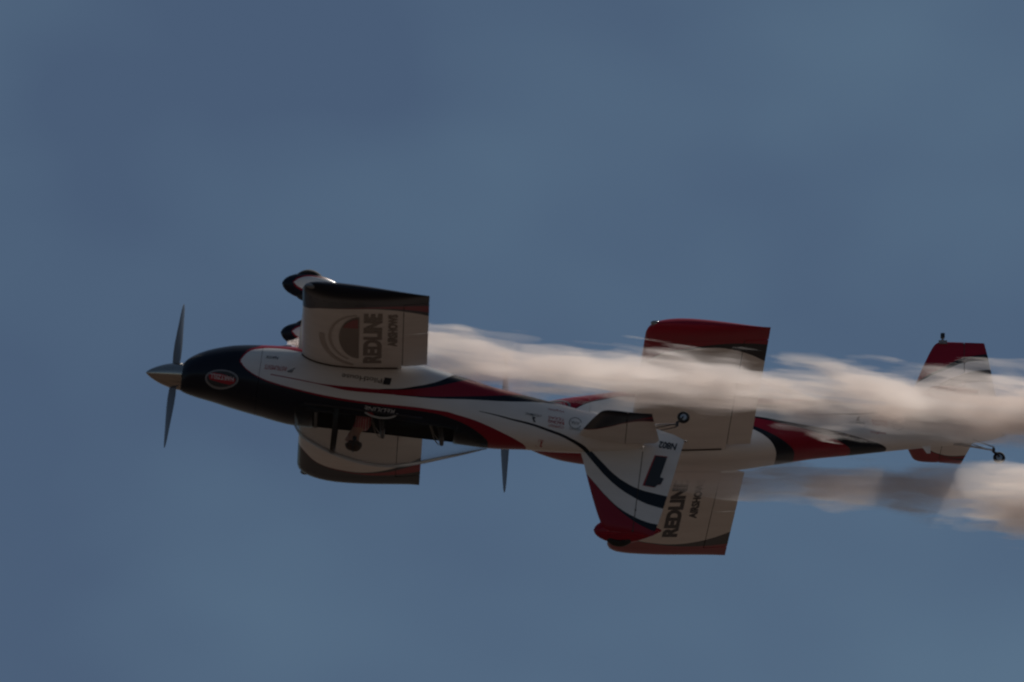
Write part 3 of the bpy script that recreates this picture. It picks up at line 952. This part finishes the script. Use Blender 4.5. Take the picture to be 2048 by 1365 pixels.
# ------------------------------------------------------------------ smoke
def smoke(label, mw, centre, radius, x0, x1, dens, seed, soft):
    m = bpy.data.materials.new('oil_smoke'); m.use_nodes = True
    nt = m.node_tree; nt.nodes.clear()
    out = nt.nodes.new('ShaderNodeOutputMaterial')
    vol = nt.nodes.new('ShaderNodeVolumePrincipled')
    vol.inputs['Color'].default_value = (0.940, 0.885, 0.850, 1)
    vol.inputs['Anisotropy'].default_value = 0.5
    nt.links.new(vol.outputs['Volume'], out.inputs['Volume'])
    def mt(op, a, b=None, c=None):
        q = nt.nodes.new('ShaderNodeMath'); q.operation = op
        for i, k in enumerate((a, b, c)):
            if k is None: continue
            if isinstance(k, (int, float)): q.inputs[i].default_value = k
            else: nt.links.new(k, q.inputs[i])
        return q.outputs[0]
    tcn = nt.nodes.new('ShaderNodeTexCoord'); sp_ = nt.nodes.new('ShaderNodeSeparateXYZ')
    nt.links.new(tcn.outputs['Object'], sp_.inputs['Vector'])
    X, Y, Z = sp_.outputs
    rg = nt.nodes.new('ShaderNodeMapRange'); rg.inputs['From Min'].default_value = x0; rg.inputs['From Max'].default_value = x1
    nt.links.new(X, rg.inputs['Value'])
    def curve(pts, lo, hi):
        c = nt.nodes.new('ShaderNodeFloatCurve'); cv = c.mapping.curves[0]
        P = [((x - x0)/(x1 - x0), (v - lo)/(hi - lo)) for x, v in pts]
        cv.points[0].location = P[0]; cv.points[1].location = P[-1]
        for p in P[1:-1]: cv.points.new(*p)
        for p in cv.points: p.handle_type = 'AUTO_CLAMPED'
        c.mapping.update()
        nt.links.new(rg.outputs['Result'], c.inputs['Value'])
        return mt('ADD', mt('MULTIPLY', c.outputs['Value'], hi - lo), lo)
    zc = curve(centre, -4.0, 0.0)
    R = curve(radius, 0.0, 2.0)
    def noise(scale, detail, rough, sx, w):
        mp = nt.nodes.new('ShaderNodeMapping'); mp.inputs['Scale'].default_value = (sx, 1, 1); mp.inputs['Location'].default_value = (w, w*.7, w*1.3)
        nt.links.new(tcn.outputs['Object'], mp.inputs['Vector'])
        n = nt.nodes.new('ShaderNodeTexNoise'); n.inputs['Scale'].default_value = scale; n.inputs['Detail'].default_value = detail; n.inputs['Roughness'].default_value = rough
        nt.links.new(mp.outputs['Vector'], n.inputs['Vector'])
        return mt('SUBTRACT', n.outputs['Fac'], .5)
    big = noise(2.2, 1.0, .5, .5, seed)
    mid = noise(4.6, 1.0, .5, .24, seed + 8)
    fine = noise(13.0, 1.5, .5, .06, seed + 3)
    dz_ = mt('SUBTRACT', Z, zc)
    r = mt('DIVIDE', mt('SQRT', mt('ADD', mt('MULTIPLY', Y, Y), mt('MULTIPLY', dz_, dz_))), R)
    a = mt('MULTIPLY', mt('SUBTRACT', 1.0, r), 1.7)
    a = mt('ADD', a, mt('MULTIPLY', big, 1.7))
    a = mt('ADD', a, mt('MULTIPLY', mid, 2.9))
    a = mt('ADD', a, mt('MULTIPLY', fine, 1.9))
    mr = nt.nodes.new('ShaderNodeMapRange'); mr.interpolation_type = 'SMOOTHSTEP'
    mr.inputs['From Min'].default_value = 0.0; mr.inputs['From Max'].default_value = soft
    nt.links.new(a, mr.inputs['Value'])
    # thins out as the trail widens and dies away at its far end
    fade = nt.nodes.new('ShaderNodeMapRange'); fade.inputs['From Min'].default_value = x1; fade.inputs['From Max'].default_value = x1 - 8
    nt.links.new(X, fade.inputs['Value'])
    D = mt('MULTIPLY', mt('MULTIPLY', mr.outputs['Result'], dens), fade.outputs['Result'])
    nt.links.new(D, vol.inputs['Density'])
    fz = pchip(*zip(*centre)); fr = pchip(*zip(*radius))
    rings = []
    n = 60
    for i in range(n + 1):
        t = i/n
        x = x0 + (x1 - x0)*t**1.5
        k = 1.55
        rings.append([(x, fr(x)*k*math.cos(q), fz(x) + fr(x)*k*math.sin(q)) for q in [2*math.pi*j/24 for j in range(24)]])
    v, f = loft(rings, True, (True, True))
    o = link_mesh('smoke_trail', v, f, m)
    o.matrix_world = mw
    tag(o, label, 'smoke trail', 'smoke trails of the airplanes')
    return o
smoke('upper white smoke trail streaming from the upside-down airplane across the frame', M1,
      [(1.6,-.56),(1.9,-.62),(3.3,-.67),(4.08,-.635),(4.96,-.655),(5.79,-.68),(6.44,-.72),(7.32,-.74),(8.2,-.745),(8.8,-.75),(9.67,-.83),(10.3,-.87),(16,-1.15),(40,-2.1)],
      [(1.6,.06),(1.9,.12),(3.3,.24),(4.08,.30),(4.96,.32),(5.79,.315),(6.44,.31),(7.32,.33),(8.2,.36),(9.67,.40),(10.3,.41),(16,.55),(40,.95)], 1.6, 40.0, 130.0, 3.0, 0.42)
smoke('lower smoke trail shaded under the belly and tail of the upright airplane', M2,
      [(1.7,-.55),(2.46,-.63),(3.19,-.66),(3.91,-.67),(4.82,-.69),(5.74,-.75),(6.64,-.80),(9,-.86),(16,-1.1),(40,-2.0)],
      [(1.7,.06),(2.1,.13),(2.46,.17),(3.19,.19),(3.91,.21),(4.82,.26),(5.74,.33),(6.64,.40),(9,.48),(16,.6),(40,.95)], 1.7, 40.0, 16.0, 17.0, 0.50)
